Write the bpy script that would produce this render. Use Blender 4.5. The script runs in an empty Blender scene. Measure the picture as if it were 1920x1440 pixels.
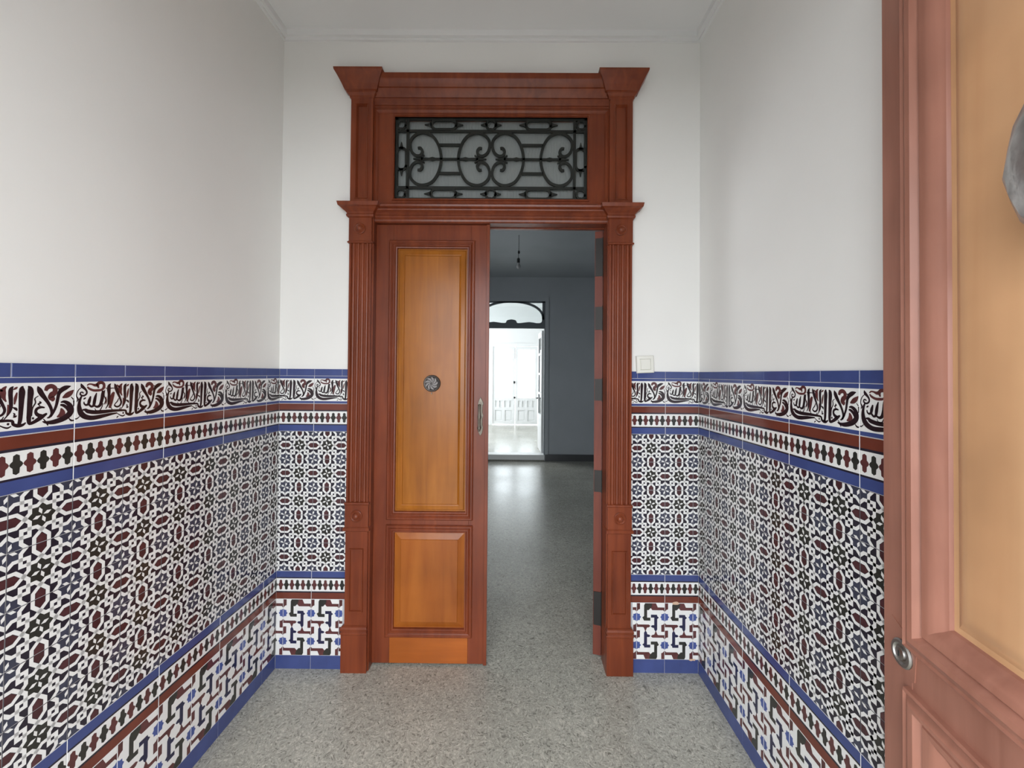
import bpy, bmesh, math, random
from math import sin, cos, pi, hypot, atan2, radians
from mathutils import Vector, Matrix
from mathutils.geometry import tessellate_polygon
random.seed(7)
C = bpy.context.scene.collection
S = bpy.context.scene

# ------------------------------------------------------------------ camera
F_PX, YAW, PITCH, ROLL, CAM_H, PCX, PCY = 761.58, .0054, .0133, .0079, 1.502, 10.94, -29.2
r0 = Vector((cos(YAW), sin(YAW), 0)); f0 = Vector((-sin(YAW), cos(YAW), 0)); up = Vector((0, 0, 1))
fw = f0*cos(PITCH) + up*sin(PITCH); u0 = -f0*sin(PITCH) + up*cos(PITCH)
rr = r0*cos(ROLL) + u0*sin(ROLL); uu = u0*cos(ROLL) - r0*sin(ROLL)
cd = bpy.data.cameras.new('camera'); cam = bpy.data.objects.new('camera', cd); C.objects.link(cam)
m3 = Matrix((rr, uu, -fw)).transposed()
cam.matrix_world = Matrix.Translation((0, 0, CAM_H)) @ m3.to_4x4()
cd.sensor_width = 36; cd.lens = 36*F_PX/1920
cd.shift_x = -PCX/1920; cd.shift_y = PCY/1920
cd.clip_start = .02
S.camera = cam

# ------------------------------------------------------------------ light and exposure
S.view_settings.view_transform = 'Standard'; S.view_settings.look = 'None'
S.view_settings.exposure = 0.43; S.view_settings.gamma = 1; S.view_settings.use_curve_mapping = False
W = bpy.data.worlds.new('overcast_sky'); S.world = W; W.use_nodes = True
bg = W.node_tree.nodes['Background']; bg.inputs[0].default_value = (.91, .955, 1.0, 1); bg.inputs[1].default_value = 4.7
def portal(loc, rot, sx, sy):
    l = bpy.data.lights.new('daylight_portal', 'AREA'); l.shape = 'RECTANGLE'; l.size = sx; l.size_y = sy
    l.cycles.is_portal = True
    o = bpy.data.objects.new('daylight_portal', l); o.location = loc; o.rotation_euler = rot; C.objects.link(o)
portal((-.155, -.27, 1.25), (pi/2, 0, 0), 1.75, 2.52)         # street entrance, behind the camera
portal((-.13, 11.45, 1.18), (-pi/2, 0, 0), 1.3, 2.2)         # glazed doors at the far end
portal((-2.62, 9.42, 1.58), (0, -pi/2, 0), 2.7, 2.9)  # unseen side window of the far room, added to brighten it
portal((-3.02, 3.95, 1.6), (0, -pi/2, 0), 1.4, 1.1)         # unseen side window of the middle room, added to raise its light

# ------------------------------------------------------------------ helpers
class MB:
    def __init__(s): s.v = []; s.f = []; s.m = []
    def face(s, pts, m=0):
        n = len(s.v); s.v += [tuple(p) for p in pts]; s.f.append(list(range(n, n+len(pts)))); s.m.append(m)
    def box(s, x0, x1, y0, y1, z0, z1, m=0):
        s.loft([(z0, x0, x1, y0), (z1, x0, x1, y0)], y1, m)
    def loft(s, rows, yb, m=0):
        """rows of (z, x0, x1, yfront) bottom to top, back plane at yb"""
        n = len(s.v)
        for z, a, b, y in rows: s.v += [(a, y, z), (b, y, z), (b, yb, z), (a, yb, z)]
        for i in range(len(rows)-1):
            p = n+4*i
            for k in range(4):
                q = (k+1) % 4
                s.f.append([p+k, p+q, p+4+q, p+4+k]); s.m.append(m)
        s.f.append([n+3, n+2, n+1, n]); e = n+4*(len(rows)-1); s.f.append([e, e+1, e+2, e+3]); s.m += [m, m]
    def rings(s, x0, x1, z0, z1, prof, m=0, cap=True, sgn=1):
        """concentric mitred rectangles in the XZ plane; prof = [(inset, y)...]"""
        n = len(s.v)
        for i, y in prof: s.v += [(x0+i, y, z0+i), (x1-i, y, z0+i), (x1-i, y, z1-i), (x0+i, y, z1-i)]
        for j in range(len(prof)-1):
            p = n+4*j
            for k in range(4):
                q = (k+1) % 4
                s.f.append([p+k, p+q, p+4+q, p+4+k]); s.m.append(m)
        if cap:
            e = n+4*(len(prof)-1); s.f.append([e, e+1, e+2, e+3]); s.m.append(m)
    def prism(s, poly, y0, y1, m=0):
        """2D (x,z) polygon extruded between y0 (front) and y1; poly counter-clockwise seen from the front"""
        n = len(s.v); k = len(poly)
        s.v += [(x, y0, z) for x, z in poly] + [(x, y1, z) for x, z in poly]
        tris = tessellate_polygon([[Vector((x, z, 0)) for x, z in poly]])
        for t in tris:
            s.f.append([n+i for i in t]); s.m.append(m); s.f.append([n+k+i for i in reversed(t)]); s.m.append(m)
        for i in range(k):
            j = (i+1) % k; s.f.append([n+i, n+j, n+k+j, n+k+i]); s.m.append(m)
    def vprism(s, poly, z0, z1, m=0):
        """2D (x,y) polygon extruded in z"""
        n = len(s.v); k = len(poly)
        s.v += [(x, y, z0) for x, y in poly] + [(x, y, z1) for x, y in poly]
        tris = tessellate_polygon([[Vector((x, y, 0)) for x, y in poly]])
        for t in tris:
            s.f.append([n+i for i in t]); s.m.append(m); s.f.append([n+k+i for i in reversed(t)]); s.m.append(m)
        for i in range(k):
            j = (i+1) % k; s.f.append([n+i, n+j, n+k+j, n+k+i]); s.m.append(m)
    def stroke(s, pts, y0, y1, m=0):
        """pts (x,z,width) -> bar with depth y0..y1"""
        L, R = offset(pts)
        for i in range(len(pts)-1):
            a, b, c, d = L[i], L[i+1], R[i+1], R[i]
            s.face([(a[0], y0, a[1]), (b[0], y0, b[1]), (c[0], y0, c[1]), (d[0], y0, d[1])], m)
            s.face([(a[0], y0, a[1]), (a[0], y1, a[1]), (b[0], y1, b[1]), (b[0], y0, b[1])], m)
            s.face([(d[0], y0, d[1]), (c[0], y0, c[1]), (c[0], y1, c[1]), (d[0], y1, d[1])], m)
            s.face([(a[0], y1, a[1]), (d[0], y1, d[1]), (c[0], y1, c[1]), (b[0], y1, b[1])], m)
        for i in (0, len(pts)-1):
            s.face([(L[i][0], y0, L[i][1]), (R[i][0], y0, R[i][1]), (R[i][0], y1, R[i][1]), (L[i][0], y1, L[i][1])], m)
    def lathe(s, prof, cx, cz, y, n=20, m=0):
        """revolve (radius, offset towards the viewer) about the y axis"""
        b = len(s.v)
        for r, o in prof:
            s.v += [(cx+r*cos(2*pi*k/n), y-o, cz+r*sin(2*pi*k/n)) for k in range(n)]
        for j in range(len(prof)-1):
            for k in range(n):
                q = (k+1) % n; s.f.append([b+j*n+k, b+j*n+q, b+(j+1)*n+q, b+(j+1)*n+k]); s.m.append(m)
        s.f.append([b+(len(prof)-1)*n+k for k in range(n)]); s.m.append(m)
    def zlathe(s, prof, cx, cy, n=16, m=0):
        b = len(s.v)
        for r, z in prof:
            s.v += [(cx+r*cos(2*pi*k/n), cy+r*sin(2*pi*k/n), z) for k in range(n)]
        for j in range(len(prof)-1):
            for k in range(n):
                q = (k+1) % n; s.f.append([b+j*n+k, b+j*n+q, b+(j+1)*n+q, b+(j+1)*n+k]); s.m.append(m)
        s.f.append([b+(len(prof)-1)*n+k for k in range(n)]); s.m.append(m); s.f.append([b+k for k in reversed(range(n))]); s.m.append(m)
    def mesh(s, name, mats, fix=True):
        me = bpy.data.meshes.new(name); me.from_pydata(s.v, [], s.f)
        for m in (mats if isinstance(mats, (list, tuple)) else [mats]): me.materials.append(m)
        me.polygons.foreach_set('material_index', s.m); me.update()
        if fix:
            bm = bmesh.new(); bm.from_mesh(me); bmesh.ops.remove_doubles(bm, verts=bm.verts, dist=1e-6)
            bmesh.ops.recalc_face_normals(bm, faces=bm.faces); bm.to_mesh(me); bm.free()
        return me
    def build(s, name, mats, parent=None, smooth=None, bevel=0):
        o = bpy.data.objects.new(name, s.mesh(name, mats)); C.objects.link(o)
        if parent: o.parent = parent
        if smooth is not None:
            o.data.polygons.foreach_set('use_smooth', [True]*len(o.data.polygons))
            o.data.set_sharp_from_angle(angle=radians(smooth))
        if bevel:
            md = o.modifiers.new('bevel', 'BEVEL'); md.width = bevel; md.segments = 2; md.limit_method = 'ANGLE'; md.angle_limit = radians(50)
        return o
def offset(pts):
    L = []; R = []; n = len(pts)
    for i, p in enumerate(pts):
        a = pts[max(i-1, 0)]; b = pts[min(i+1, n-1)]
        def unit(p, q):
            d = (q[0]-p[0], q[1]-p[1]); l = hypot(*d) or 1; return (d[0]/l, d[1]/l)
        if i == 0: t = unit(p, b); k = 1
        elif i == n-1: t = unit(a, p); k = 1
        else:
            t1 = unit(a, p); t2 = unit(p, b); t = (t1[0]+t2[0], t1[1]+t2[1]); l = hypot(*t) or 1; t = (t[0]/l, t[1]/l)
            k = min(1/max(.3, t[0]*t1[0]+t[1]*t1[1]), 1.6)
        w = p[2]/2*k; L.append((p[0]-t[1]*w, p[1]+t[0]*w)); R.append((p[0]+t[1]*w, p[1]-t[0]*w))
    return L, R
def smooth_line(pts, sub=4):
    out = []
    n = len(pts)
    for i in range(n-1):
        p0, p1, p2, p3 = pts[max(i-1, 0)], pts[i], pts[i+1], pts[min(i+2, n-1)]
        for k in range(sub):
            t = k/sub
            out.append(tuple(.5*((2*b)+(-a+c)*t+(2*a-5*b+4*c-d)*t*t+(-a+3*b-3*c+d)*t**3) for a, b, c, d in zip(p0, p1, p2, p3)))
    out.append(tuple(pts[-1])); return out
def empty(name, loc=(0, 0, 0)):
    o = bpy.data.objects.new(name, None); o.location = loc; o.empty_display_size = .05; C.objects.link(o); return o
def tag(o, label=None, cat=None, kind=None, group=None):
    if label: o['label'] = label
    if cat: o['category'] = cat
    if kind: o['kind'] = kind
    if group: o['group'] = group
    return o

# ------------------------------------------------------------------ materials
def mat(name, col, rough=.5, metal=0, spec=.5, var=0, vscale=4, stretch=(1, 1, 1), bump=0, bscale=200, coat=0):
    m = bpy.data.materials.new(name); m.use_nodes = True; nt = m.node_tree; b = nt.nodes['Principled BSDF']
    b.inputs['Base Color'].default_value = (*col, 1); b.inputs['Roughness'].default_value = rough
    b.inputs['Metallic'].default_value = metal; b.inputs['Specular IOR Level'].default_value = spec
    b.inputs['Coat Weight'].default_value = coat; b.inputs['Coat Roughness'].default_value = .18
    if var or bump:
        tc = nt.nodes.new('ShaderNodeTexCoord'); mp = nt.nodes.new('ShaderNodeMapping'); mp.inputs['Scale'].default_value = stretch
        nt.links.new(tc.outputs['Object'], mp.inputs['Vector'])
    if var:
        n = nt.nodes.new('ShaderNodeTexNoise'); n.inputs['Scale'].default_value = vscale; n.inputs['Detail'].default_value = 5
        nt.links.new(mp.outputs[0], n.inputs['Vector'])
        r = nt.nodes.new('ShaderNodeValToRGB'); r.color_ramp.elements[0].position = .3; r.color_ramp.elements[1].position = .7
        r.color_ramp.elements[0].color = (*[c*(1-var) for c in col], 1); r.color_ramp.elements[1].color = (*[min(1, c*(1+var)) for c in col], 1)
        nt.links.new(n.outputs['Fac'], r.inputs[0]); nt.links.new(r.outputs[0], b.inputs['Base Color'])
    if bump:
        n2 = nt.nodes.new('ShaderNodeTexNoise'); n2.inputs['Scale'].default_value = bscale; n2.inputs['Detail'].default_value = 3
        nt.links.new(mp.outputs[0], n2.inputs['Vector'])
        bp = nt.nodes.new('ShaderNodeBump'); bp.inputs['Strength'].default_value = bump; bp.inputs['Distance'].default_value = .004
        nt.links.new(n2.outputs['Fac'], bp.inputs['Height']); nt.links.new(bp.outputs[0], b.inputs['Normal'])
    return m
def wood(name, c1, c2, rough=.32, coat=.3, scale=3.0, axis='z', knots=True):
    m = bpy.data.materials.new(name); m.use_nodes = True; nt = m.node_tree; b = nt.nodes['Principled BSDF']
    N = nt.nodes.new; lk = nt.links.new
    tc = N('ShaderNodeTexCoord'); mp = N('ShaderNodeMapping')
    mp.inputs['Scale'].default_value = {'z': (9, 9, .7), 'x': (.7, 9, 9)}[axis]
    lk(tc.outputs['Object'], mp.inputs['Vector'])
    n = N('ShaderNodeTexNoise'); n.inputs['Scale'].default_value = scale; n.inputs['Detail'].default_value = 6; n.inputs['Distortion'].default_value = .8
    lk(mp.outputs[0], n.inputs['Vector'])
    r = N('ShaderNodeValToRGB'); r.color_ramp.elements[0].position = .28; r.color_ramp.elements[1].position = .72
    r.color_ramp.elements[0].color = (*c1, 1); r.color_ramp.elements[1].color = (*c2, 1)
    lk(n.outputs['Fac'], r.inputs[0])
    # broad stain wear
    n3 = N('ShaderNodeTexNoise'); n3.inputs['Scale'].default_value = 3.5; n3.inputs['Detail'].default_value = 3
    lk(tc.outputs['Object'], n3.inputs['Vector'])
    mr = N('ShaderNodeMapRange'); mr.inputs['From Min'].default_value = .3; mr.inputs['From Max'].default_value = .7; mr.inputs['To Min'].default_value = .82; mr.inputs['To Max'].default_value = 1.12
    lk(n3.outputs['Fac'], mr.inputs['Value'])
    mx = N('ShaderNodeMix'); mx.data_type = 'RGBA'; mx.blend_type = 'MULTIPLY'; mx.inputs['Factor'].default_value = 1
    lk(r.outputs[0], mx.inputs[6]); lk(mr.outputs[0], mx.inputs[7])
    lk(mx.outputs[2], b.inputs['Base Color'])
    b.inputs['Roughness'].default_value = rough; b.inputs['Coat Weight'].default_value = coat*.5; b.inputs['Coat Roughness'].default_value = .15; b.inputs['Specular IOR Level'].default_value = .32
    bp = N('ShaderNodeBump'); bp.inputs['Strength'].default_value = .12; bp.inputs['Distance'].default_value = .002
    lk(n.outputs['Fac'], bp.inputs['Height']); lk(bp.outputs[0], b.inputs['Normal'])
    return m
M = {}
M['plaster'] = mat('white_plaster', (.80, .79, .765), .75, var=.03, vscale=1.5, bump=.06, bscale=60)
M['plaster_ceiling'] = mat('ceiling_plaster', (.78, .775, .77), .8, bump=.05, bscale=50)
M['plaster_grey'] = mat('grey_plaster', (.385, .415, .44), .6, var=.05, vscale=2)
M['white_paint'] = mat('white_paint', (.82, .83, .82), .4)
M['grout'] = mat('grout', (.46, .455, .47), .8)
GR = .13
M['glaze_white'] = mat('white_glaze', (.78, .775, .76), GR, var=.03, vscale=20)
M['glaze_dark'] = mat('black_glaze', (.022, .018, .028), GR, var=.2, vscale=25)
M['glaze_green'] = mat('dark_green_glaze', (.032, .031, .027), GR, var=.2, vscale=25)
M['glaze_slate'] = mat('slate_blue_glaze', (.045, .048, .074), GR, var=.2, vscale=25)
M['glaze_red'] = mat('oxblood_glaze', (.068, .024, .027), GR, var=.25, vscale=25)
M['glaze_band'] = mat('red_band_glaze', (.145, .036, .022), GR, var=.2, vscale=8)
M['glaze_blue'] = mat('cobalt_glaze', (.050, .070, .205), GR, var=.15, vscale=8)
M['glaze_star'] = mat('star_blue_glaze', (.065, .095, .29), GR, var=.15, vscale=20)
M['glaze_navy'] = mat('navy_glaze', (.022, .022, .06), GR, var=.2, vscale=20)
M['glaze_ink'] = mat('ink_glaze', (.022, .011, .014), GR, var=.2, vscale=25)
M['glaze_maroon'] = mat('maroon_glaze', (.10, .032, .032), GR, var=.2, vscale=25)
M['chip'] = mat('fired_clay', (.62, .42, .30), .9)
M['wood'] = wood('red_brown_varnish', (.135, .027, .0105), (.21, .047, .0165), .3, .15)
M['wood_rail'] = wood('orange_varnish', (.30, .075, .012), (.39, .105, .018), .3, .15, axis='x')
M['wood_panel'] = wood('honey_varnish', (.26, .078, .006), (.37, .124, .012), .26, .12)
M['wood_panel_low'] = wood('chestnut_varnish', (.26, .066, .009), (.38, .115, .018), .26, .12, scale=1.6)
M['wood_edge'] = wood('bare_red_edge', (.14, .034, .022), (.19, .05, .03), .5, 0)
M['wood_daylit'] = wood('daylit_brown_varnish', (.30, .128, .088), (.38, .17, .12), .38, .2)  # street door wood: entrance daylight put into a paler colour
M['wood_daylit_panel'] = wood('daylit_honey_varnish', (.60, .32, .16), (.70, .415, .225), .35, .25, scale=1.2)  # street door panels: daylight falling on them painted in as paler tone
M['iron'] = mat('dark_iron', (.025, .027, .024), .45, .6)
M['hinge'] = mat('hinge_iron', (.03, .027, .025), .5, .5)
M['pewter'] = mat('pewter', (.085, .075, .07), .5, .7, var=.25, vscale=60)
M['pewter_relief'] = mat('relief_pewter', (.16, .145, .14), .45, .8)  # relief contrast put into the colour: petals paler, plate darker
M['brass'] = mat('aged_brass', (.17, .15, .122), .45, .8, var=.25, vscale=80)
M['steel'] = mat('steel', (.42, .41, .39), .36, 1)
M['knocker'] = mat('cast_iron_grey', (.5, .495, .49), .34, .85, var=.25, vscale=25, bump=.8, bscale=28)
M['plastic'] = mat('ivory_plastic', (.74, .73, .67), .35)
M['black'] = mat('black_plastic', (.015, .015, .015), .4)
M['dark_frame'] = mat('dark_painted_wood', (.14, .16, .175), .5)
M['bulb_glass'] = mat('frosted_bulb', (.35, .36, .36), .2)
M['skirting'] = mat('dark_skirting', (.06, .062, .066), .35)
def glass(name, col, rough, ribs=0):
    m = bpy.data.materials.new(name); m.use_nodes = True; nt = m.node_tree; b = nt.nodes['Principled BSDF']
    b.inputs['Base Color'].default_value = (*col, 1); b.inputs['Roughness'].default_value = rough; b.inputs['IOR'].default_value = 1.45
    b.inputs['Transmission Weight'].default_value = .55 if ribs else 1
    if ribs:
        tc = nt.nodes.new('ShaderNodeTexCoord'); w = nt.nodes.new('ShaderNodeTexWave'); w.inputs['Scale'].default_value = ribs; w.inputs['Distortion'].default_value = 6
        nt.links.new(tc.outputs['Object'], w.inputs['Vector'])
        bp = nt.nodes.new('ShaderNodeBump'); bp.inputs['Strength'].default_value = .3; bp.inputs['Distance'].default_value = .003
        nt.links.new(w.outputs['Fac'], bp.inputs['Height']); nt.links.new(bp.outputs[0], b.inputs['Normal'])
    return m
M['glass_rib'] = glass('ribbed_glass', (.42, .45, .44), .3, 20)
def clear_glass():
    m = bpy.data.materials.new('clear_glass'); m.use_nodes = True; nt = m.node_tree; nt.nodes.clear()
    o = nt.nodes.new('ShaderNodeOutputMaterial'); t = nt.nodes.new('ShaderNodeBsdfTransparent'); g = nt.nodes.new('ShaderNodeBsdfGlossy'); g.inputs['Roughness'].default_value = .03
    f = nt.nodes.new('ShaderNodeFresnel'); x = nt.nodes.new('ShaderNodeMixShader'); t.inputs[0].default_value = (.93, .95, .95, 1)
    nt.links.new(f.outputs[0], x.inputs[0]); nt.links.new(t.outputs[0], x.inputs[1]); nt.links.new(g.outputs[0], x.inputs[2]); nt.links.new(x.outputs[0], o.inputs[0])
    return m
M['glass'] = clear_glass()
def terrazzo():
    m = bpy.data.materials.new('grey_terrazzo'); m.use_nodes = True; nt = m.node_tree; b = nt.nodes['Principled BSDF']; N = nt.nodes.new; lk = nt.links.new
    tc = N('ShaderNodeTexCoord')
    nz = N('ShaderNodeTexNoise'); nz.inputs['Scale'].default_value = 14; lk(tc.outputs['Object'], nz.inputs['Vector'])
    ad = N('ShaderNodeVectorMath'); ad.operation = 'MULTIPLY_ADD'; ad.inputs[1].default_value = (.08, .08, .08)
    lk(nz.outputs['Color'], ad.inputs[0]); lk(tc.outputs['Object'], ad.inputs[2])
    def chips(scale, sx, sy):
        mp = N('ShaderNodeMapping'); mp.inputs['Scale'].default_value = (sx, sy, 1); lk(ad.outputs[0], mp.inputs['Vector'])
        v = N('ShaderNodeTexVoronoi'); v.inputs['Scale'].default_value = scale; lk(mp.outputs[0], v.inputs['Vector'])
        sp = N('ShaderNodeSeparateColor'); lk(v.outputs['Color'], sp.inputs[0]); return sp.outputs[0]
    a = chips(250, 1, .55); c = chips(130, .6, 1)
    mx = N('ShaderNodeMix'); mx.inputs[0].default_value = .4; lk(a, mx.inputs[2]); lk(c, mx.inputs[3])
    r = N('ShaderNodeValToRGB'); e = r.color_ramp.elements
    e[0].position = .08; e[0].color = (.19, .188, .16, 1); e[1].position = .92; e[1].color = (.60, .585, .51, 1)
    k = e.new(.28); k.color = (.36, .353, .305, 1); k = e.new(.65); k.color = (.44, .432, .375, 1)
    lk(mx.outputs[0], r.inputs[0])
    big = N('ShaderNodeTexNoise'); big.inputs['Scale'].default_value = 1.6; big.inputs['Detail'].default_value = 3; lk(tc.outputs['Object'], big.inputs['Vector'])
    mr = N('ShaderNodeMapRange'); mr.inputs['From Min'].default_value = .3; mr.inputs['From Max'].default_value = .7; mr.inputs['To Min'].default_value = .85; mr.inputs['To Max'].default_value = 1.1
    lk(big.outputs['Fac'], mr.inputs['Value'])
    mm = N('ShaderNodeMix'); mm.data_type = 'RGBA'; mm.blend_type = 'MULTIPLY'; mm.inputs['Factor'].default_value = 1
    lk(r.outputs[0], mm.inputs[6]); lk(mr.outputs[0], mm.inputs[7]); lk(mm.outputs[2], b.inputs['Base Color'])
    rg = N('ShaderNodeMapRange'); rg.inputs['To Min'].default_value = .16; rg.inputs['To Max'].default_value = .32; lk(big.outputs['Fac'], rg.inputs['Value']); lk(rg.outputs[0], b.inputs['Roughness'])
    bp = N('ShaderNodeBump'); bp.inputs['Strength'].default_value = .06; bp.inputs['Distance'].default_value = .002; lk(mx.outputs[0], bp.inputs['Height']); lk(bp.outputs[0], b.inputs['Normal'])
    return m
M['terrazzo'] = terrazzo()

# ------------------------------------------------------------------ room dimensions (metres; camera over the origin, y runs into the house)
D = 2.069                      # face of the tiles on the back wall
XL, XR = -1.2281, .9087        # tile faces at the two back corners
SK = .0122                     # the right wall splays a little
TN = .008                      # tile thickness
H = 3.255                      # hall ceiling
Y0 = .08                       # inner face of the street wall
MY0, MY1 = 2.17, 7.05          # middle room
FY0, FY1 = 7.25, 11.2          # far room
def xr(y): return XR + SK*(D-y)

# --- shell
fl = MB(); fl.box(-3.0, 2.2, -1.5, MY1+.02, -.12, 0); floor = tag(fl.build('floor', M['terrazzo']), 'grey speckled terrazzo floor running from the hall into the dark room', 'floor', 'structure')
fl = MB(); fl.box(-2.6, 2.0, MY1+.02, FY1+.25, -.12, .10); tag(fl.build('floor.001', M['terrazzo']), 'grey floor of the bright far room, one step higher', 'floor', 'structure')
c = MB(); c.box(-1.5, 1.2, -.25, MY0-.05, H, H+.12); tag(c.build('ceiling', M['plaster_ceiling']), 'white ceiling of the tiled entrance hall', 'ceiling', 'structure')
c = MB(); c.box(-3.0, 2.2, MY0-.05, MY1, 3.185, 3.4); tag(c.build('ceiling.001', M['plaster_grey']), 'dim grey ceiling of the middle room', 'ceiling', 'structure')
c = MB(); c.box(-2.6, 2.0, MY1, FY1+.25, 3.35, 3.5); tag(c.build('ceiling.002', M['white_paint']), 'white ceiling of the bright far room', 'ceiling', 'structure')
PL = XL-TN+.002                # plaster faces sit just behind the tile faces
w = MB(); w.box(PL-.25, PL, -.25, D+.006, 0, H); wall_left = tag(w.build('wall_left', M['plaster']), 'white plastered left wall above a dado of patterned tiles', 'wall', 'structure')
w = MB(); px = TN-.002
w.vprism([(xr(-.25)+px, -.25), (xr(-.25)+px+.25, -.25), (xr(D)+px+.25, D+.006), (xr(D)+px, D+.006)], 0, H)
wall_right = tag(w.build('wall_right', M['plaster']), 'white plastered right wall above a dado of patterned tiles, behind the open street door', 'wall', 'structure')
PB = D+TN-.002
OX0, OX1, OZ = -.77, .457, 2.915   # hole in the back wall for the carved door casing
w = MB(); w.box(PL-.25, OX0, PB, MY0, 0, H); w.box(OX1, XR+.26, PB, MY0, 0, H); w.box(OX0, OX1, PB, MY0, OZ, H)
w.box(-3.0, PL-.25, PB, MY0, 0, H); w.box(XR+.26, 2.2, PB, MY0, 0, H)
wall_back = tag(w.build('wall_back', M['plaster']), 'white back wall of the hall around the carved wooden doorway', 'wall', 'structure')
w = MB(); w.box(-1.6, -1.02, -.25, Y0, 0, H); w.box(.715, 1.3, -.25, Y0, 0, H); w.box(-1.02, .715, -.25, Y0, 2.50, H)
tag(w.build('wall_front', M['plaster']), 'street wall of the hall with the entrance opening, behind the viewer', 'wall', 'structure')
# middle and far rooms
w = MB(); w.box(-3.0, -2.8, MY0, 3.4, 0, 3.185); w.box(-3.0, -2.8, 4.5, MY1, 0, 3.185); w.box(-3.0, -2.8, 3.4, 4.5, 0, .9); w.box(-3.0, -2.8, 3.4, 4.5, 2.3, 3.185); tag(w.build('wall_left.001', M['plaster_grey']), 'left wall of the dark middle room', 'wall', 'structure')  # window opening is unseen, added to lift the light in here
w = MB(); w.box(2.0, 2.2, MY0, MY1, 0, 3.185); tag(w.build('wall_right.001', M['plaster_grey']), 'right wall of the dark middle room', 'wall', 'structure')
AX0, AX1, AZ = -.745, .432, 2.765
w = MB(); w.box(-3.0, AX0, MY1, FY0, 0, 3.4); w.box(AX1, 2.2, MY1, FY0, 0, 3.4); w.box(AX0, AX1, MY1, FY0, AZ, 3.4)
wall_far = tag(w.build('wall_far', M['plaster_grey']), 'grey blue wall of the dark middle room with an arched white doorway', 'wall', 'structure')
w = MB(); w.box(-3.0, AX0-.01, MY1-.018, MY1, 0, .115); tag(w.build('baseboard_far', M['skirting']), 'dark skirting of the middle room left of the far doorway', 'baseboard', 'structure')
w = MB(); w.box(AX1+.01, 2.0, MY1-.018, MY1, 0, .115); tag(w.build('baseboard_far.001', M['skirting']), 'dark skirting of the middle room right of the far doorway', 'baseboard', 'structure')
w = MB(); w.box(-2.6, -2.3, FY0, 8.0, .1, 3.35); w.box(-2.6, -2.3, 10.85, FY1+.25, .1, 3.35); w.box(-2.6, -2.3, 8.0, 10.85, .1, .25); w.box(-2.6, -2.3, 8.0, 10.85, 2.9, 3.35)  # long opening is unseen, added to brighten the far room
tag(w.build('wall_left.002', M['white_paint']), 'left wall of the bright far room with an added, unseen long window opening', 'wall', 'structure')
w = MB(); w.box(1.6, 1.8, FY0, FY1+.25, .1, 3.35); tag(w.build('wall_right.002', M['white_paint']), 'right wall of the bright far room', 'wall', 'structure')
GX0, GX1, GZ = -.765, .505, 2.27
w = MB(); w.box(-2.6, GX0, FY1, FY1+.25, .1, 3.35); w.box(GX1, 2.0, FY1, FY1+.25, .1, 3.35); w.box(GX0, GX1, FY1, FY1+.25, GZ, 3.35)
tag(w.build('wall_back.001', M['white_paint']), 'white end wall of the far room around the glazed double doors', 'wall', 'structure')

fl = MB(); fl.box(-8, 8, -9, -1.5, -.14, -.02); tag(fl.build('ground', mat('asphalt', (.22, .215, .205), .9)), 'street outside the entrance, behind the viewer', 'ground', 'structure')

# --- plaster bead below the hall ceiling
bead = [(.0, -.045), (.006, -.045), (.016, -.036), (.02, -.024), (.03, -.014), (.045, -.008), (.06, 0), (0, 0)]
b = MB(); b.vprism([(PL, Y0), (PL+.03, Y0), (PL+.03, PB-.03), (PL, PB)], H-.03, H)
b.vprism([(PL, Y0), (PL+.012, Y0), (PL+.012, PB-.012), (PL, PB)], H-.042, H-.03)
tag(b.build('trim_2', M['plaster_ceiling']), 'white plaster bead under the ceiling along the left wall', 'moulding', 'structure')
xb = lambda y: xr(y)+px
b = MB(); b.vprism([(xb(Y0), Y0), (xb(PB), PB), (xb(PB)-.03, PB-.03), (xb(Y0)-.03, Y0)], H-.03, H)
b.vprism([(xb(Y0), Y0), (xb(PB), PB), (xb(PB)-.012, PB-.012), (xb(Y0)-.012, Y0)], H-.042, H-.03)
tag(b.build('trim_3', M['plaster_ceiling']), 'white plaster bead under the ceiling along the right wall', 'moulding', 'structure')
b = MB(); b.vprism([(PL, PB), (PL+.03, PB-.03), (xb(PB)-.03, PB-.03), (xb(PB), PB)], H-.03, H)
b.vprism([(PL, PB), (PL+.012, PB-.012), (xb(PB)-.012, PB-.012), (xb(PB), PB)], H-.042, H-.03)
tag(b.build('trim_4', M['plaster_ceiling']), 'white plaster bead under the ceiling above the carved doorway', 'moulding', 'structure')

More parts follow.
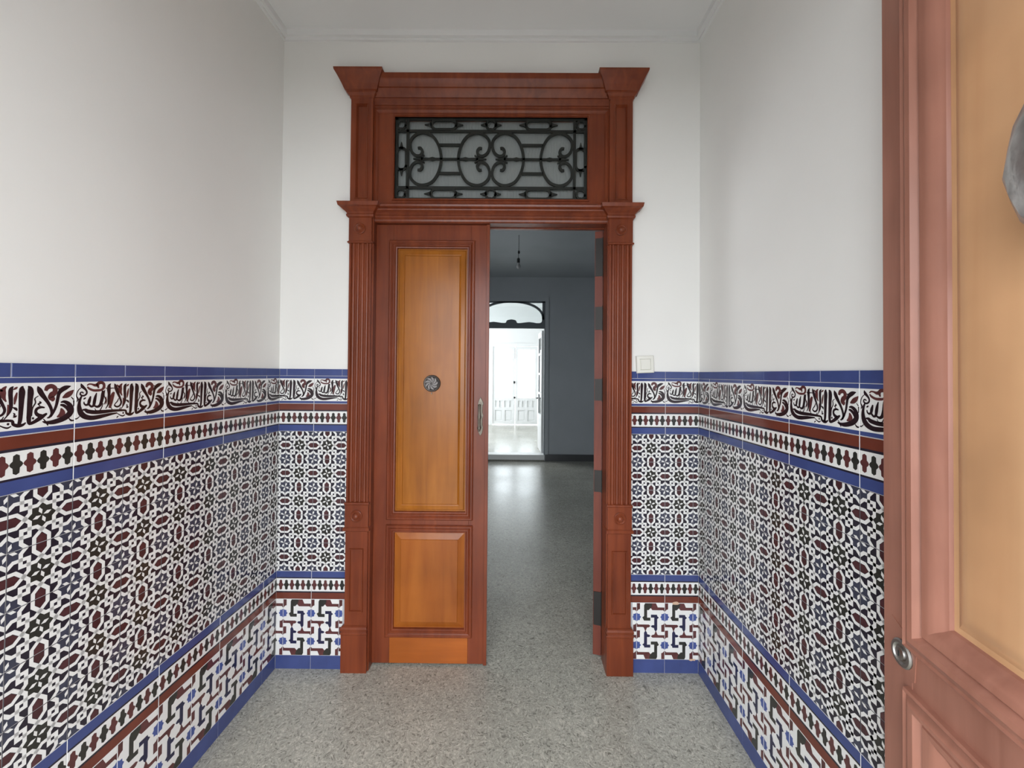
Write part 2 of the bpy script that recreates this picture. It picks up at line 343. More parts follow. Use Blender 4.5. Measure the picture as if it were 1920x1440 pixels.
# ------------------------------------------------------------------ patterned tiles
# a pattern = list of (layer, material key, polygon) in metres; origin at the tile's lower left corner
PITCH = .1415; GAP = .0011
def stroke_polys(pts):
    L, R = offset(pts); return [[L[i], L[i+1], R[i+1], R[i]] for i in range(len(pts)-1)]
def rot(p, a): return (p[0]*cos(a)-p[1]*sin(a), p[0]*sin(a)+p[1]*cos(a))
def star(cx, cz, r, ri=None, n=8, a0=0):
    ri = ri or r*.8
    return [(cx+(r if k % 2 == 0 else ri)*cos(a0+pi*k/n), cz+(r if k % 2 == 0 else ri)*sin(a0+pi*k/n)) for k in range(2*n)]
def field_pattern():
    P = []; s = .140; sc = lambda q: [((x+.5)*s, (y+.5)*s) for x, y in q]
    g = []
    for k in range(4):
        g += [rot(p, k*pi/2) for p in [(.27, 0), (.19, .08), (.19, .19), (.08, .19)]]
    P.append((1, 'glaze_green', sc(g)))
    bq = [(.5, .22), (.42, .31), (.31, .31), (.31, .42), (.22, .5), (.5, .5)]
    ov = [(.5, -.076), (.40, -.076), (.322, 0), (.40, .076), (.5, .076)]
    for k in range(4):
        a = k*pi/2
        P.append((1, 'glaze_slate', sc([rot(p, a) for p in bq])))
        P.append((2, 'glaze_red', sc([rot(p, a) for p in ov])))
        W_ = .064
        for line in ([(.27, 0), (.19, .08), (.19, .31), (.42, .31), (.52, .215)], [(0, .27), (.08, .19), (.31, .19), (.31, .42), (.215, .52)],
                     [(.235, -.03), (.265, 0), (.385, .116), (.52, .116)], [(.235, .03), (.265, 0), (.385, -.116), (.52, -.116)]):
            for q in stroke_polys([(*rot(p, a), W_) for p in line]): P.append((2, 'glaze_white', sc(q)))
        for (ox, oy, t) in ((0, 0, radians(18)), (.5, .5, radians(-20))):
            for j in range(4):
                if (ox, oy) == (0, 0) and k: continue
                q = [rot(p, t+j*pi/2) for p in [(.018, 0), (.088, .032), (.155, 0), (.088, -.032)]]
                q = [(x+ox, y+oy) for x, y in q]
                if ox: q = [rot(p, a) for p in q]
                P.append((2, 'glaze_white', sc(q)))
    return ('glaze_dark', s, s, P)
def frieze_pattern():
    P = []; w, h = .140, .2815; k = w/548.
    def sc(q): return [((x-141)*k, h-(y-185)*k*(h/(1095*k))) for x, y in q]
    def ro(q): return [(2*415-x, 2*732.5-y) for x, y in q]
    A = [(285, 230), (305, 190), (440, 190), (440, 240), (415, 285), (375, 325), (345, 325), (345, 470), (410, 470), (410, 530), (285, 530), (250, 465), (285, 440)]
    RL = [(141, 190), (205, 190), (205, 305), (172, 318), (141, 358)]
    RR = [(440, 190), (520, 190), (555, 270), (689, 270), (689, 358), (662, 325), (450, 325), (415, 285), (440, 240)]
    B = [(420, 412), (540, 412), (545, 440), (578, 470), (545, 497), (545, 700), (515, 748), (485, 700), (480, 672), (440, 662), (418, 638), (445, 616), (485, 616), (485, 470), (420, 470)]
    ML = [(141, 572), (170, 605), (380, 605), (410, 632), (380, 660), (345, 665), (312, 745), (280, 665), (262, 655), (141, 655)]
    MR = [(689, 572), (665, 605), (625, 612), (625, 745), (689, 745)]
    for m, q in (('glaze_green', A), ('glaze_maroon', RL), ('glaze_maroon', RR), ('glaze_navy', B), ('glaze_maroon', ML), ('glaze_maroon', MR)):
        P.append((1, m, sc(q))); P.append((1, m, sc(ro(q))))
    for y in (459, 1006):
        P.append((1, 'glaze_star', sc(star(141, y, 86, 68)))); P.append((1, 'glaze_star', sc(star(689, y, 86, 68))))
    return ('glaze_white', w, h, P)
def motif_pattern(flip=False):
    P = []; w, h = .2815, .140
    def rect(a, b, m, l=1): P.append((l, m, [(0, h*(1-b)), (w, h*(1-b)), (w, h*(1-a)), (0, h*(1-a))]))
    rect(0, .225, 'glaze_band'); rect(.225, .275, 'glaze_dark'); rect(.735, .775, 'glaze_dark'); rect(.775, 1, 'glaze_blue')
    p = w/10
    for k in range(10):
        cx = (k+.5)*p; cz = h*(1-.505); hh = .0255; bw = .0074
        q = [(0, hh), (bw*.9, hh-.004), (bw, .0088), (.0118, .0045), (p*.5, 0), (.0118, -.0045), (bw, -.0088), (bw*.9, -hh+.004),
             (0, -hh), (-bw*.9, -hh+.004), (-bw, -.0088), (-.0118, -.0045), (-p*.5, 0), (-.0118, .0045), (-bw, .0088), (-bw*.9, hh-.004)]
        P.append((1, 'glaze_maroon' if k % 2 == 0 else 'glaze_green', [(cx+x, cz+z) for x, z in q]))
    if flip: P = [(l, m, [(x, h-z) for x, z in q]) for l, m, q in P]
    return ('glaze_white', w, h, P)
# calligraphic band, traced as strokes on a tile seen in perspective
def homography(src, dst):
    import numpy as np
    A = []; bb = []
    for (x, y), (u, v) in zip(src, dst):
        A.append([x, y, 1, 0, 0, 0, -u*x, -u*y]); bb.append(u); A.append([0, 0, 0, x, y, 1, -v*x, -v*y]); bb.append(v)
    hh = np.linalg.solve(np.array(A, float), np.array(bb, float)); Hm = np.append(hh, 1).reshape(3, 3)
    def f(p):
        q = Hm @ np.array([p[0], p[1], 1]); return (q[0]/q[2], q[1]/q[2])
    return f
INK = [
 [(196, 262, 6), (212, 300, 44), (236, 330, 46), (275, 365, 34), (300, 405, 28), (298, 445, 28), (265, 475, 28), (222, 480, 26), (190, 458, 26), (195, 425, 22), (225, 418, 20), (243, 440, 20)],
 [(205, 335, 12), (160, 375, 14), (132, 430, 16), (125, 490, 16), (150, 540, 26), (130, 590, 10)],
 [(212, 490, 26), (190, 540, 38), (175, 610, 46), (176, 700, 66), (205, 790, 82), (270, 850, 78), (370, 878, 70), (480, 870, 66), (600, 845, 56), (720, 818, 40), (850, 795, 18)],
 [(232, 735, 20), (285, 735, 44), (330, 762, 60), (450, 778, 60), (600, 770, 56), (760, 755, 44), (900, 748, 34), (995, 752, 30), (1012, 800, 34), (1060, 822, 42), (1110, 815, 34), (1150, 780, 14)],
 [(255, 590, 18), (262, 625, 24), (295, 648, 30), (335, 625, 40), (350, 565, 48), (372, 490, 20)],
 [(345, 640, 30), (385, 675, 32), (425, 655, 40), (440, 580, 50), (455, 500, 40), (475, 430, 14)],
 [(440, 660, 26), (490, 680, 36), (540, 650, 48), (568, 560, 52), (582, 460, 52), (590, 390, 40)],
 [(245, 545, 12), (268, 530, 26), (290, 515, 8)],
 [(590, 620, 12), (570, 690, 16), (530, 750, 14), (470, 745, 12), (450, 710, 10)],
 [(725, 262, 8), (695, 300, 46), (690, 360, 60), (695, 450, 46), (692, 550, 44), (682, 640, 26), (640, 715, 12)],
 [(630, 340, 10), (680, 355, 16), (740, 345, 16), (790, 345, 12)],
 [(620, 380, 12), (610, 480, 14), (640, 560, 18), (610, 640, 14)],
 [(788, 262, 8), (806, 300, 44), (822, 350, 54), (855, 440, 42), (890, 520, 34), (915, 595, 30), (895, 655, 28), (845, 682, 26), (802, 662, 24), (806, 630, 16), (845, 585, 18), (868, 530, 14)],
 [(905, 690, 10), (880, 735, 14), (820, 745, 10), (760, 735, 14), (735, 690, 10)],
 [(1005, 262, 8), (980, 300, 44), (974, 370, 46), (980, 470, 42), (982, 560, 36), (965, 640, 20), (905, 735, 10)],
 [(1000, 560, 10), (1035, 580, 30), (1050, 610, 10)], [(1010, 640, 10), (1025, 660, 18), (1010, 680, 10)], [(1005, 700, 8), (1030, 690, 26), (1050, 680, 8)],
 [(940, 800, 10), (955, 795, 32), (970, 790, 10)],
 [(1110, 258, 8), (1098, 290, 46), (1100, 350, 66), (1096, 450, 58), (1092, 600, 48), (1086, 740, 42), (1070, 825, 34)],
 [(1165, 258, 8), (1188, 290, 50), (1196, 350, 64), (1190, 470, 56), (1186, 620, 52), (1182, 740, 46), (1195, 795, 36), (1255, 765, 42), (1320, 710, 50), (1385, 655, 20)],
 [(1285, 400, 8), (1245, 440, 14), (1252, 500, 16), (1220, 580, 14), (1212, 690, 12)],
 [(1358, 572, 16), (1310, 565, 30), (1268, 590, 32), (1258, 635, 32), (1282, 675, 42), (1325, 690, 40)],
 [(1215, 725, 8), (1228, 722, 32), (1242, 718, 8)], [(1295, 480, 10), (1310, 500, 22), (1285, 520, 18), (1305, 545, 10)],
 [(1272, 262, 8), (1292, 310, 52), (1318, 370, 56), (1360, 440, 44), (1400, 510, 36), (1432, 590, 34), (1440, 660, 30), (1412, 712, 24), (1385, 720, 10)],
 [(1655, 262, 8), (1600, 282, 52), (1548, 318, 56), (1518, 370, 40), (1505, 440, 36), (1490, 540, 32), (1458, 640, 28), (1425, 705, 26)],
 [(1500, 300, 12), (1540, 310, 20)], [(1540, 500, 14), (1580, 490, 34), (1630, 520, 48), (1662, 580, 56), (1655, 650, 66), (1610, 710, 66), (1540, 755, 60), (1450, 785, 52), (1375, 785, 30), (1335, 770, 10)],
 [(1535, 535, 20), (1575, 545, 34), (1615, 585, 34), (1630, 640, 14)],
 [(1345, 735, 10), (1375, 780, 16), (1400, 830, 14)], [(845, 800, 10), (900, 835, 16), (950, 850, 20), (990, 825, 12)], [(838, 885, 8), (855, 865, 20), (870, 850, 8)],
 [(1640, 735, 10), (1665, 765, 20), (1700, 765, 14), (1745, 735, 12)], [(103, 895, 18), (140, 890, 18), (185, 850, 12)], [(60, 880, 10), (60, 935, 20), (103, 905, 16)],
 [(1690, 470, 14), (1700, 510, 26), (1690, 560, 8)], [(1660, 420, 8), (1690, 460, 14)],
]
RED = [
 [(305, 300, 18), (335, 275, 24), (385, 275, 26), (440, 292, 44), (490, 285, 60)], [(310, 320, 22), (345, 355, 34), (420, 385, 38), (500, 385, 40), (560, 375, 34), (600, 335, 44), (600, 275, 44), (560, 245, 48), (505, 258, 52), (495, 300, 40), (510, 345, 24)],
 [(785, 415, 30), (760, 470, 60), (745, 560, 52), (728, 640, 46), (712, 705, 40)], [(930, 262, 14), (900, 300, 44), (890, 360, 66), (905, 430, 36), (930, 480, 14)], [(835, 280, 12), (860, 310, 26), (890, 330, 20)],
 [(1050, 270, 10), (1030, 290, 28), (1005, 310, 10)], [(1045, 350, 14), (1030, 430, 32), (1020, 520, 14)], [(950, 520, 14), (955, 600, 26), (940, 680, 10)],
 [(1365, 330, 34), (1385, 280, 54), (1430, 262, 54), (1470, 290, 50), (1470, 350, 58), (1440, 385, 70), (1420, 420, 50), (1445, 450, 60), (1445, 485, 14)],
 [(1690, 318, 8), (1655, 360, 54), (1610, 400, 62), (1560, 432, 14)], [(1545, 585, 14), (1560, 630, 52), (1555, 675, 66), (1500, 712, 14)],
 [(640, 500, 10), (650, 580, 22), (640, 640, 10)],
]
def calligraphy_pattern():
    w, h = .2815, .140; P = []
    hm = homography([(103, 150), (1703, 131), (1703, 880), (103, 1055)], [(0, h), (w, h), (w, 0), (0, 0)])
    P.append((1, 'glaze_blue', [(0, h*.905), (w, h*.905), (w, h), (0, h)]))
    P.append((1, 'glaze_blue', [(0, 0), (w, 0), (w, h*.085), (0, h*.085)]))
    def put(lines, m, layer):
        for ln in lines:
            q = []
            for x, y, wd in smooth_line(ln, 4):
                p = hm((x, y)); p2 = hm((x+6, y+6)); sc_ = hypot(p2[0]-p[0], p2[1]-p[1])/hypot(6, 6)
                q.append((p[0], p[1], max(wd*1.13, 9)*sc_))
            for poly in stroke_polys(q): P.append((layer, m, poly))
    put(RED, 'glaze_maroon', 2); put(INK, 'glaze_ink', 3)
    return ('glaze_white', w, h, P)
def plain_pattern(m, w, h): return (m, w, h, [])
PAT = {'field': field_pattern(), 'frieze': frieze_pattern(), 'motif': motif_pattern(), 'motif_low': motif_pattern(True), 'script': calligraphy_pattern(),
       'strip': plain_pattern('glaze_blue', .140, .034), 'base': plain_pattern('glaze_blue', .2815, .0675)}
def clip(poly, ax, lim, keep_less):
    out = []; n = len(poly)
    ins = (lambda p: p[ax] <= lim+1e-9) if keep_less else (lambda p: p[ax] >= lim-1e-9)
    for i in range(n):
        a, b = poly[i-1], poly[i]
        if ins(a) != ins(b):
            t = (lim-a[ax])/(b[ax]-a[ax]); out.append((a[0]+(b[0]-a[0])*t, a[1]+(b[1]-a[1])*t))
        if ins(b): out.append(b)
    return out
CACHE = {}
def tile_mesh(kind, a=0, b=1e9):
    base, w, h, P = PAT[kind]; a = max(a, 0); b = min(b, w); key = (kind, round(a, 4), round(b, 4))
    if key in CACHE: return CACHE[key]
    keys = [base]; mb = MB()
    mb.v += [(a, 0, 0), (b, 0, 0), (b, 0, h), (a, 0, h)]; e = .0009
    mb.v += [(a, -TN+e, 0), (b, -TN+e, 0), (b, -TN+e, h), (a, -TN+e, h), (a+e, -TN, e), (b-e, -TN, e), (b-e, -TN, h-e), (a+e, -TN, h-e)]
    for k in range(4):
        q = (k+1) % 4; mb.f.append([k, q, 4+q, 4+k]); mb.f.append([4+k, 4+q, 8+q, 8+k]); mb.m += [0, 0]
    mb.f.append([8, 9, 10, 11]); mb.m.append(0)
    for layer, m, poly in P:
        if m not in keys: keys.append(m)
        tris = [list(poly)] if len(poly) <= 3 else [[poly[i] for i in t] for t in tessellate_polygon([[Vector((x, z, 0)) for x, z in poly]])]
        for t in tris:
            for ax, lim, less in ((0, a+e*.6, False), (0, b-e*.6, True), (1, e*.6, False), (1, h-e*.6, True)):
                t = clip(t, ax, lim, less)
                if len(t) < 3: break
            if len(t) < 3: continue
            ar = sum(t[i-1][0]*t[i][1]-t[i][0]*t[i-1][1] for i in range(len(t)))
            if abs(ar) < 1e-9: continue
            if ar < 0: t = t[::-1]
            mb.face([(x, -TN-.00012*layer, z) for x, z in t], keys.index(m))
    CACHE[key] = mb.mesh(TILE_NAME[kind], [M[k] for k in keys], fix=False); return CACHE[key]
ROWS = [('base', 0, .283), ('frieze', .069, .1415), ('motif_low', .352, .283)] + [('field', .4935+k*PITCH, .1415) for k in range(5)] + \
       [('motif', 1.201, .283), ('script', 1.3425, .283), ('strip', 1.484, .1415)]
DADO = 1.518
TILE_NAME = {'field': 'star_tile', 'frieze': 'fretwork_tile', 'motif': 'border_tile', 'motif_low': 'border_tile', 'script': 'calligraphy_tile', 'strip': 'edging_tile', 'base': 'skirting_tile'}
def lay(wall, org, ang, length, phase, start=0.0, cuts=None, first=0):
    """tiles along +u from org, u = distance from the left-hand end; a long tile starts at u = phase (mod .283)"""
    d = Vector((cos(ang), sin(ang), 0))
    for kind, z, pitch in ROWS:
        u1 = length if cuts is None else cuts(z)[1]; us = start if cuts is None else cuts(z)[0]
        u = phase - math.ceil((phase-us)/pitch)*pitch
        while u < u1-.004:
            a = max(0, us-u+GAP/2); b = min(PAT[kind][1], u1-u-GAP/2)
            if b-a > .004:
                o = bpy.data.objects.new(TILE_NAME[kind], tile_mesh(kind, a, b)); C.objects.link(o); o.parent = wall
                o.location = Vector(org) + d*u + Vector((0, 0, z+GAP/2)); o.rotation_euler = (0, 0, ang)
            u += pitch
SL, SR = .1036, .1145
# left wall: u runs from the street to the corner; right wall from the corner to the street
lay(wall_left, (XL-TN, Y0, 0), pi/2, D-Y0, D-Y0-SL, start=.006)
ang_r = -pi/2 + math.atan(SK)
lay(wall_right, (XR+TN, D, 0), ang_r, D-Y0-.03, SR)
lay(wall_back, (XL, D+TN, 0), 0, 0, .283-SL, cuts=lambda z: (0, (-.889 if z < .2 else -.874)-XL))
lay(wall_back, (0, D+TN, 0), 0, 0, XR-.283+SR, cuts=lambda z: ((.577 if z < .2 else .566), XR))
# grout beds
g = MB(); g.box(XL-TN, XL-.0012, Y0, D-.0005, 0, DADO); g.build('grout', M['grout'], wall_left)
g = MB(); g.vprism([(xr(Y0)+.0012, Y0), (xr(Y0)+TN, Y0), (xr(D)+TN, D), (xr(D)+.0012, D)], 0, DADO); g.build('grout', M['grout'], wall_right)
g = MB(); g.box(XL+.001, -.874, D+.0012, D+TN, 0, DADO); g.box(.566, XR-.001, D+.0012, D+TN, 0, DADO); g.build('grout', M['grout'], wall_back)
# chipped patches of bare clay on the right of the doorway
def chip(x, z, pts, name='chipped_patch'):
    q = MB(); q.prism([(x+a*.0272*.1, z+b*.0272*.1) for a, b in pts], D-.0012, D+.004); o = q.build(name, M['chip'], wall_back); o['label'] = 'bare clay chip in the tile edge'
chip(.795, .352, [(-6, -2.5), (-2, -3), (3, -3), (7, -1.5), (4, 2), (1, 2.8), (-3, 2.2), (-6, 1)])
chip(.875, .070, [(-5, -1), (-1, -2.6), (2, -1.5), (6, -2), (7, 1), (2, 1.2), (-3, 1.3)])

# ------------------------------------------------------------------ carved door casing
casing = empty('trim_1', (-.155, D, 0)); tag(casing, 'tall red brown carved wooden door casing with fluted pilasters and an iron grille transom', 'door casing', 'structure')
def part(mb, name, m, parent=casing, smooth=None, bevel=0, label=None):
    for i, (x, y, z) in enumerate(mb.v): mb.v[i] = (x-parent_off(parent)[0], y-parent_off(parent)[1], z-parent_off(parent)[2])
    o = mb.build(name, m, parent, smooth, bevel)
    if label: o['label'] = label
    return o
def parent_off(p):
    x = y = z = 0
    while p: x += p.location[0]; y += p.location[1]; z += p.location[2]; p = p.parent
    return (x, y, z)
YF = 2.05
def add_rosette(cx, cz, y, parent, r=.030):
    q = MB(); q.lathe([(r, 0), (r, .006), (r*.86, .009), (r*.72, .006), (r*.6, .006), (r*.5, .012), (r*.3, .018), (r*.12, .020)], cx, cz, y, 24); part(q, 'rosette', M['wood'], parent, 35)
for side in (0, 1):
    a, b = ((-.872, -.760), (.447, .563))[side]; pa, pb = ((-.887, -.757), (.442, .575))[side]
    out = lambda e, fr=None: (a-e, b+e)
    # plinth with its moulded cap
    q = MB(); q.loft([(0, pa, pb, 2.043), (.188, pa, pb, 2.043), (.192, pa-.002, pb+.002, 2.040), (.200, pa-.002, pb+.002, 2.040), (.203, pa+.004, pb-.004, 2.044), (.206, pa+.004, pb-.004, 2.044),
                      (.209, pa-.001, pb+.001, 2.039), (.220, pa-.002, pb+.002, 2.037), (.229, pa+.002, pb-.002, 2.040), (.234, a-.002, b+.002, 2.048)], 2.10)
    part(q, 'plinth', M['wood'], bevel=.0015)
    # pedestal with a raised panel frame
    q = MB(); q.box(a, b, YF, 2.13, .234, .706); part(q, 'pedestal', M['wood'])
    q = MB(); q.rings(a+.020, b-.020, .300, .618, [(0, YF+.0005), (.002, YF-.006), (.006, YF-.006), (.009, YF+.0006)], cap=False); part(q, 'panel_moulding', M['wood'])
    # lower block
    q = MB(); q.loft([(.704, a-.004, b+.004, YF-.004), (.708, a-.010, b+.010, YF-.012), (.722, a-.010, b+.010, YF-.012), (.728, a-.003, b+.003, YF-.005), (.836, a-.003, b+.003, YF-.005), (.840, a-.007, b+.007, YF-.009), (.848, a-.006, b+.006, YF-.008), (.851, a, b, YF)], 2.13)
    blk = part(q, 'block', M['wood'], bevel=.001); add_rosette((a+b)/2, .782, YF-.005, blk)
    # fluted shaft
    n = 4; wd = b-a; pts = [(a, 2.13), (a, YF), (a+.010, YF)]
    fw_ = (wd-.020)/n
    for k in range(n):
        x0 = a+.010+k*fw_
        pts += [(x0+.0025, YF+.006)] + [(x0+fw_/2-(fw_/2-.0035)*cos(pi*t/6), YF+.006-.0075*sin(pi*t/6)) for t in range(7)] + [(x0+fw_-.0025, YF+.006)]
    pts += [(b-.010, YF), (b, YF), (b, 2.13)]
    q = MB(); q.vprism(pts, .850, 2.166); part(q, 'fluted_shaft', M['wood'], smooth=40)
    # upper block
    q = MB(); q.loft([(2.158, a, b, YF), (2.160, a-.008, b+.008, YF-.008), (2.167, a-.008, b+.008, YF-.008), (2.170, a-.002, b+.002, YF-.004), (2.290, a-.002, b+.002, YF-.004)], 2.13)
    blk = part(q, 'block', M['wood'], bevel=.001); add_rosette((a+b)/2, 2.232, YF-.004, blk, .028)
    # middle cornice break
    def corn(prof, yfront, yb, aa, bb, left=True, right=True):
        return [(z, aa-(e if left else 0), bb+(e if right else 0), yfront-e) for z, e in prof]
    prof = [(2.288, .004), (2.293, .012), (2.302, .014), (2.308, .010), (2.316, .016), (2.326, .028), (2.334, .036), (2.338, .044), (2.356, .048)]
    q = MB(); q.loft(corn(prof, YF, 2.13, a, b), 2.13); part(q, 'cornice_block', M['wood'], bevel=.001)
    # transom pilaster with a sunk panel
    q = MB(); q.box(a, b, YF+.012, 2.13, 2.356, 2.916); part(q, 'upper_pilaster', M['wood'])
    q = MB(); q.rings(a+.006, b-.006, 2.37, 2.895, [(-.006, YF+.0125), (-.006, YF), (.018, YF), (.019, YF-.003), (.022, YF-.003), (.026, YF+.006), (.028, YF+.0115)], cap=False); part(q, 'panel_moulding', M['wood'])
    # flared capital
    prof = [(2.900, .0), (2.904, .006), (2.914, .008), (2.918, .012), (2.924, .017), (2.930, .018), (2.933, .026), (2.956, .036), (2.985, .051), (3.008, .065), (3.018, .066)]
    q = MB(); q.loft(corn(prof, YF+.002, 2.13, a, b), 2.13); part(q, 'capital', M['wood'], bevel=.001)
# horizontals between the pilasters
q = MB(); prof = [(2.276, .0), (2.281, .006), (2.290, .008), (2.296, .018), (2.303, .022), (2.310, .017), (2.318, .024), (2.327, .038), (2.333, .040), (2.338, .034), (2.345, .044), (2.354, .046)]
q.loft([(z, -.762, .449, 2.080-e) for z, e in prof], 2.15); part(q, 'transom_bar', M['wood'], smooth=30)
q = MB(); prof = [(2.862, 0), (2.870, .010), (2.878, .012), (2.886, .008), (2.896, .018), (2.906, .030), (2.914, .026), (2.928, .036), (2.944, .052), (2.952, .050), (2.962, .060), (2.976, .072), (2.984, .074), (3.003, .080)]
q.loft([(z, -.762, .449, 2.085-e) for z, e in prof], 2.13); part(q, 'top_cornice', M['wood'], smooth=30)
TX0, TX1, TZ0, TZ1 = -.657, .338, 2.402, 2.828
yt = 2.080
# flat frame round the grille
q = MB(); q.box(-.762, TX0, yt, 2.15, 2.352, 2.866); q.box(TX1, .449, yt, 2.15, 2.352, 2.866); q.box(TX0, TX1, yt, 2.15, 2.352, TZ0); q.box(TX0, TX1, yt, 2.15, TZ1, 2.866)
part(q, 'transom_frame', M['wood'])
q = MB(); q.rings(-.760, .447, 2.356, 2.864, [(0, yt+.001), (0, yt-.010), (.010, yt-.012), (.018, yt-.006), (.022, yt+.001)], cap=False); part(q, 'frame_moulding', M['wood'], smooth=30)
q = MB(); q.rings(TX0-.012, TX1+.012, TZ0-.012, TZ1+.012, [(0, yt+.001), (.002, yt-.005), (.008, yt-.005), (.012, yt+.004), (.012, yt+.035)], cap=False); part(q, 'frame_moulding', M['wood'])
q = MB(); q.box(TX0-.004, TX1+.004, 2.122, 2.127, TZ0-.004, TZ1+.004); part(q, 'ribbed_glass', M['glass_rib'], label='grey ribbed glass pane behind the iron grille')
# jamb linings
q = MB(); q.box(-.768, -.752, 2.062, 2.168, 0, 2.30); q.box(-.768, -.741, 2.142, 2.168, 0, 2.30); part(q, 'jamb', M['wood'])
q = MB(); q.box(.441, .455, 2.062, 2.168, 0, 2.30); part(q, 'jamb', M['wood'])
q = MB(); q.box(-.752, .441, 2.146, 2.168, 2.272, 2.35); part(q, 'head_lining', M['wood'])

# --- iron grille (pixel sketch of the drawing turned into metres on its own plane)
KX = .995/358.; KZ = .426/151.
def G(x, y, wd=5.0): return (-.1595+(x-921.5)*KX, 2.615-(y-301)*KZ, wd*KX)
ya, yb_ = 2.092, 2.103
q = MB()
for pts in ([(744.5, 222), (744.5, 380)], [(1098.5, 222), (1098.5, 380)], [(742, 226), (1101, 226)], [(742, 376), (1101, 376)]):
    q.stroke([G(x, y, 6) for x, y in pts], ya, yb_)
for pts in ([(765.5, 226), (765.5, 376)], [(1077.5, 226), (1077.5, 376)], [(744, 249), (1099, 249)], [(744, 354), (1099, 354)]):
    q.stroke([G(x, y, 5) for x, y in pts], ya+.001, yb_-.001)
grille = part(q, 'iron_grille', M['iron'], label='black wrought iron grille of scrolls and links')
mx_ = lambda x: 1843-x
def sub(lines, name, y0=ya-.001, y1=yb_-.002, sm=True):
    q = MB()
    for ln in lines: q.stroke(smooth_line([G(*p) for p in ln], 3) if sm else [G(*p) for p in ln], y0, y1)
    return part(q, name, M['iron'], grille)
Cs = [(784.5, 281, 4), (789.5, 281, 5), (793, 287, 5), (790, 294, 5), (782, 295, 5), (774, 289, 5), (770, 278, 5), (771, 267, 5), (778, 258, 5), (788, 253, 5), (799, 253, 5), (811, 258, 5), (820, 269, 5), (826, 284, 5), (828.5, 301, 5)]
full = Cs + [(x, 602-y, w_) for x, y, w_ in reversed(Cs[:-1])]
C2 = [(1687.5-x+1.5, y, w_) for x, y, w_ in full]
for ln in (full, C2, [(mx_(x), y, w_) for x, y, w_ in full], [(mx_(x), y, w_) for x, y, w_ in C2]): sub([ln], 'scroll')
for f_ in (lambda x: x, mx_):
    for y in (275, 327.5): sub([[(f_(824), y, 5), (f_(864), y, 5)]], 'crossbar', sm=False)
    sub([[(f_(776), 301, 1), (f_(786), 301, 5), (f_(806), 301, 4), (f_(812), 301, 7), (f_(818), 301, 4), (f_(868), 301, 4), (f_(874), 301, 7), (f_(880), 301, 4), (f_(902), 301, 5), (f_(913), 301, 1)],
         [(f_(797), 308, 2), (f_(791), 304, 3), (f_(793), 301, 3), (f_(791), 298, 3), (f_(797), 294, 2)],
         [(f_(891), 308, 2), (f_(897), 304, 3), (f_(895), 301, 3), (f_(897), 298, 3), (f_(891), 294, 2)]], 'spear', sm=False)
def ringline(cx, cy, rx, ry, r, wd=4.5):
    pts = []
    for (sx, sy, a0) in ((1, 1, 0), (-1, 1, 90), (-1, -1, 180), (1, -1, 270)):
        for t in range(4):
            an = radians(a0+t*30); pts.append((cx+sx*(rx-r)+r*cos(an), cy+sy*(ry-r)+r*sin(an), wd))
    return pts+[pts[0], pts[1]]
for y in (237.5, 365.5):
    for x in (753.5, 1089.5): sub([ringline(x, y, 8.2, 8.2, 8.2, 3.4)], 'ring', sm=False)
    for x in (833, 1010): sub([ringline(x, y, 23, 8.5, 8, 4.5), [(x-36, y, 1), (x-28, y, 5), (x-23, y, 10)], [(x+36, y, 1), (x+28, y, 5), (x+23, y, 10)]], 'link', sm=False)
    sub([ringline(921.5, y, 9, 9, 9, 3.8), [(902, y, 1), (908, y, 5), (914, y, 8)], [(941, y, 1), (935, y, 5), (929, y, 8)]], 'link', sm=False)
for x in (754, 1089): sub([ringline(x, 301, 9, 20, 8, 4.5), [(x, 270, 1), (x, 278, 5), (x, 283, 10)], [(x, 332, 1), (x, 324, 5), (x, 319, 10)]], 'link', sm=False)

# ------------------------------------------------------------------ panelled leaves of the inner door
def panel_leaf(root, y, x0, x1, detail=True):
    """front face at y, built in root-local space (root at the leaf's foot)"""
    yb2 = y+.040; ofs = parent_off(root)
    P_ = lambda mb, n, m, **k: part(mb, n, m, root, **k)
    s0, s1 = x0+.070, x1-.075
    q = MB(); q.box(x0, s0+.02, y, yb2, .012, 2.274); P_(q, 'stile', M['wood'], bevel=.001)
    q = MB(); q.box(s1-.02, x1, y, yb2, .012, 2.274); P_(q, 'stile', M['wood'], bevel=.001)
    q = MB(); q.box(s0+.0205, s1-.0205, y+.0005, yb2, .012, .160); P_(q, 'bottom_rail', M['wood_rail'], label='brighter orange bottom rail')
    q = MB(); q.box(s0+.0205, s1-.0205, y+.0005, yb2, .70, .77); P_(q, 'middle_rail', M['wood'])
    q = MB(); q.box(s0+.0205, s1-.0205, y+.0005, yb2, 2.17, 2.274); P_(q, 'top_rail', M['wood'])
    for (z0, z1, up_) in ((.745, 2.192, True), (.146, .720, False)):
        a, b = s0-.002, s1+.002
        q = MB(); q.rings(a, b, z0, z1, [(0, y+.001), (.001, y-.008), (.006, y-.013), (.012, y-.013), (.017, y-.008), (.020, y-.006), (.024, y-.009), (.029, y-.009), (.034, y-.002), (.040, y-.001), (.042, y+.014)], cap=False)
        P_(q, 'panel_moulding', M['wood'], smooth=30)
        q = MB(); i = .042
        prof = [(i, y+.012), (i+.006, y+.012), (i+.010, y+.006), (i+.030, y+.002), (i+.036, y+.005), (i+.040, y+.001)] if up_ else [(i, y+.012), (i+.004, y+.012), (i+.034, y+.001), (i+.036, y-.002), (i+.040, y-.002)]
        q.rings(a, b, z0, z1, prof); P_(q, 'panel', M['wood_panel' if up_ else 'wood_panel_low'], smooth=20, label='honey coloured raised panel' if up_ else 'chestnut coloured raised panel')
LX0, LX1 = -.752, -.164
leaf = empty('door_1', (LX0, 2.103, .012)); tag(leaf, 'closed left leaf of the inner door with honey panels, round knob plate and pull handle', 'door', 'structure')
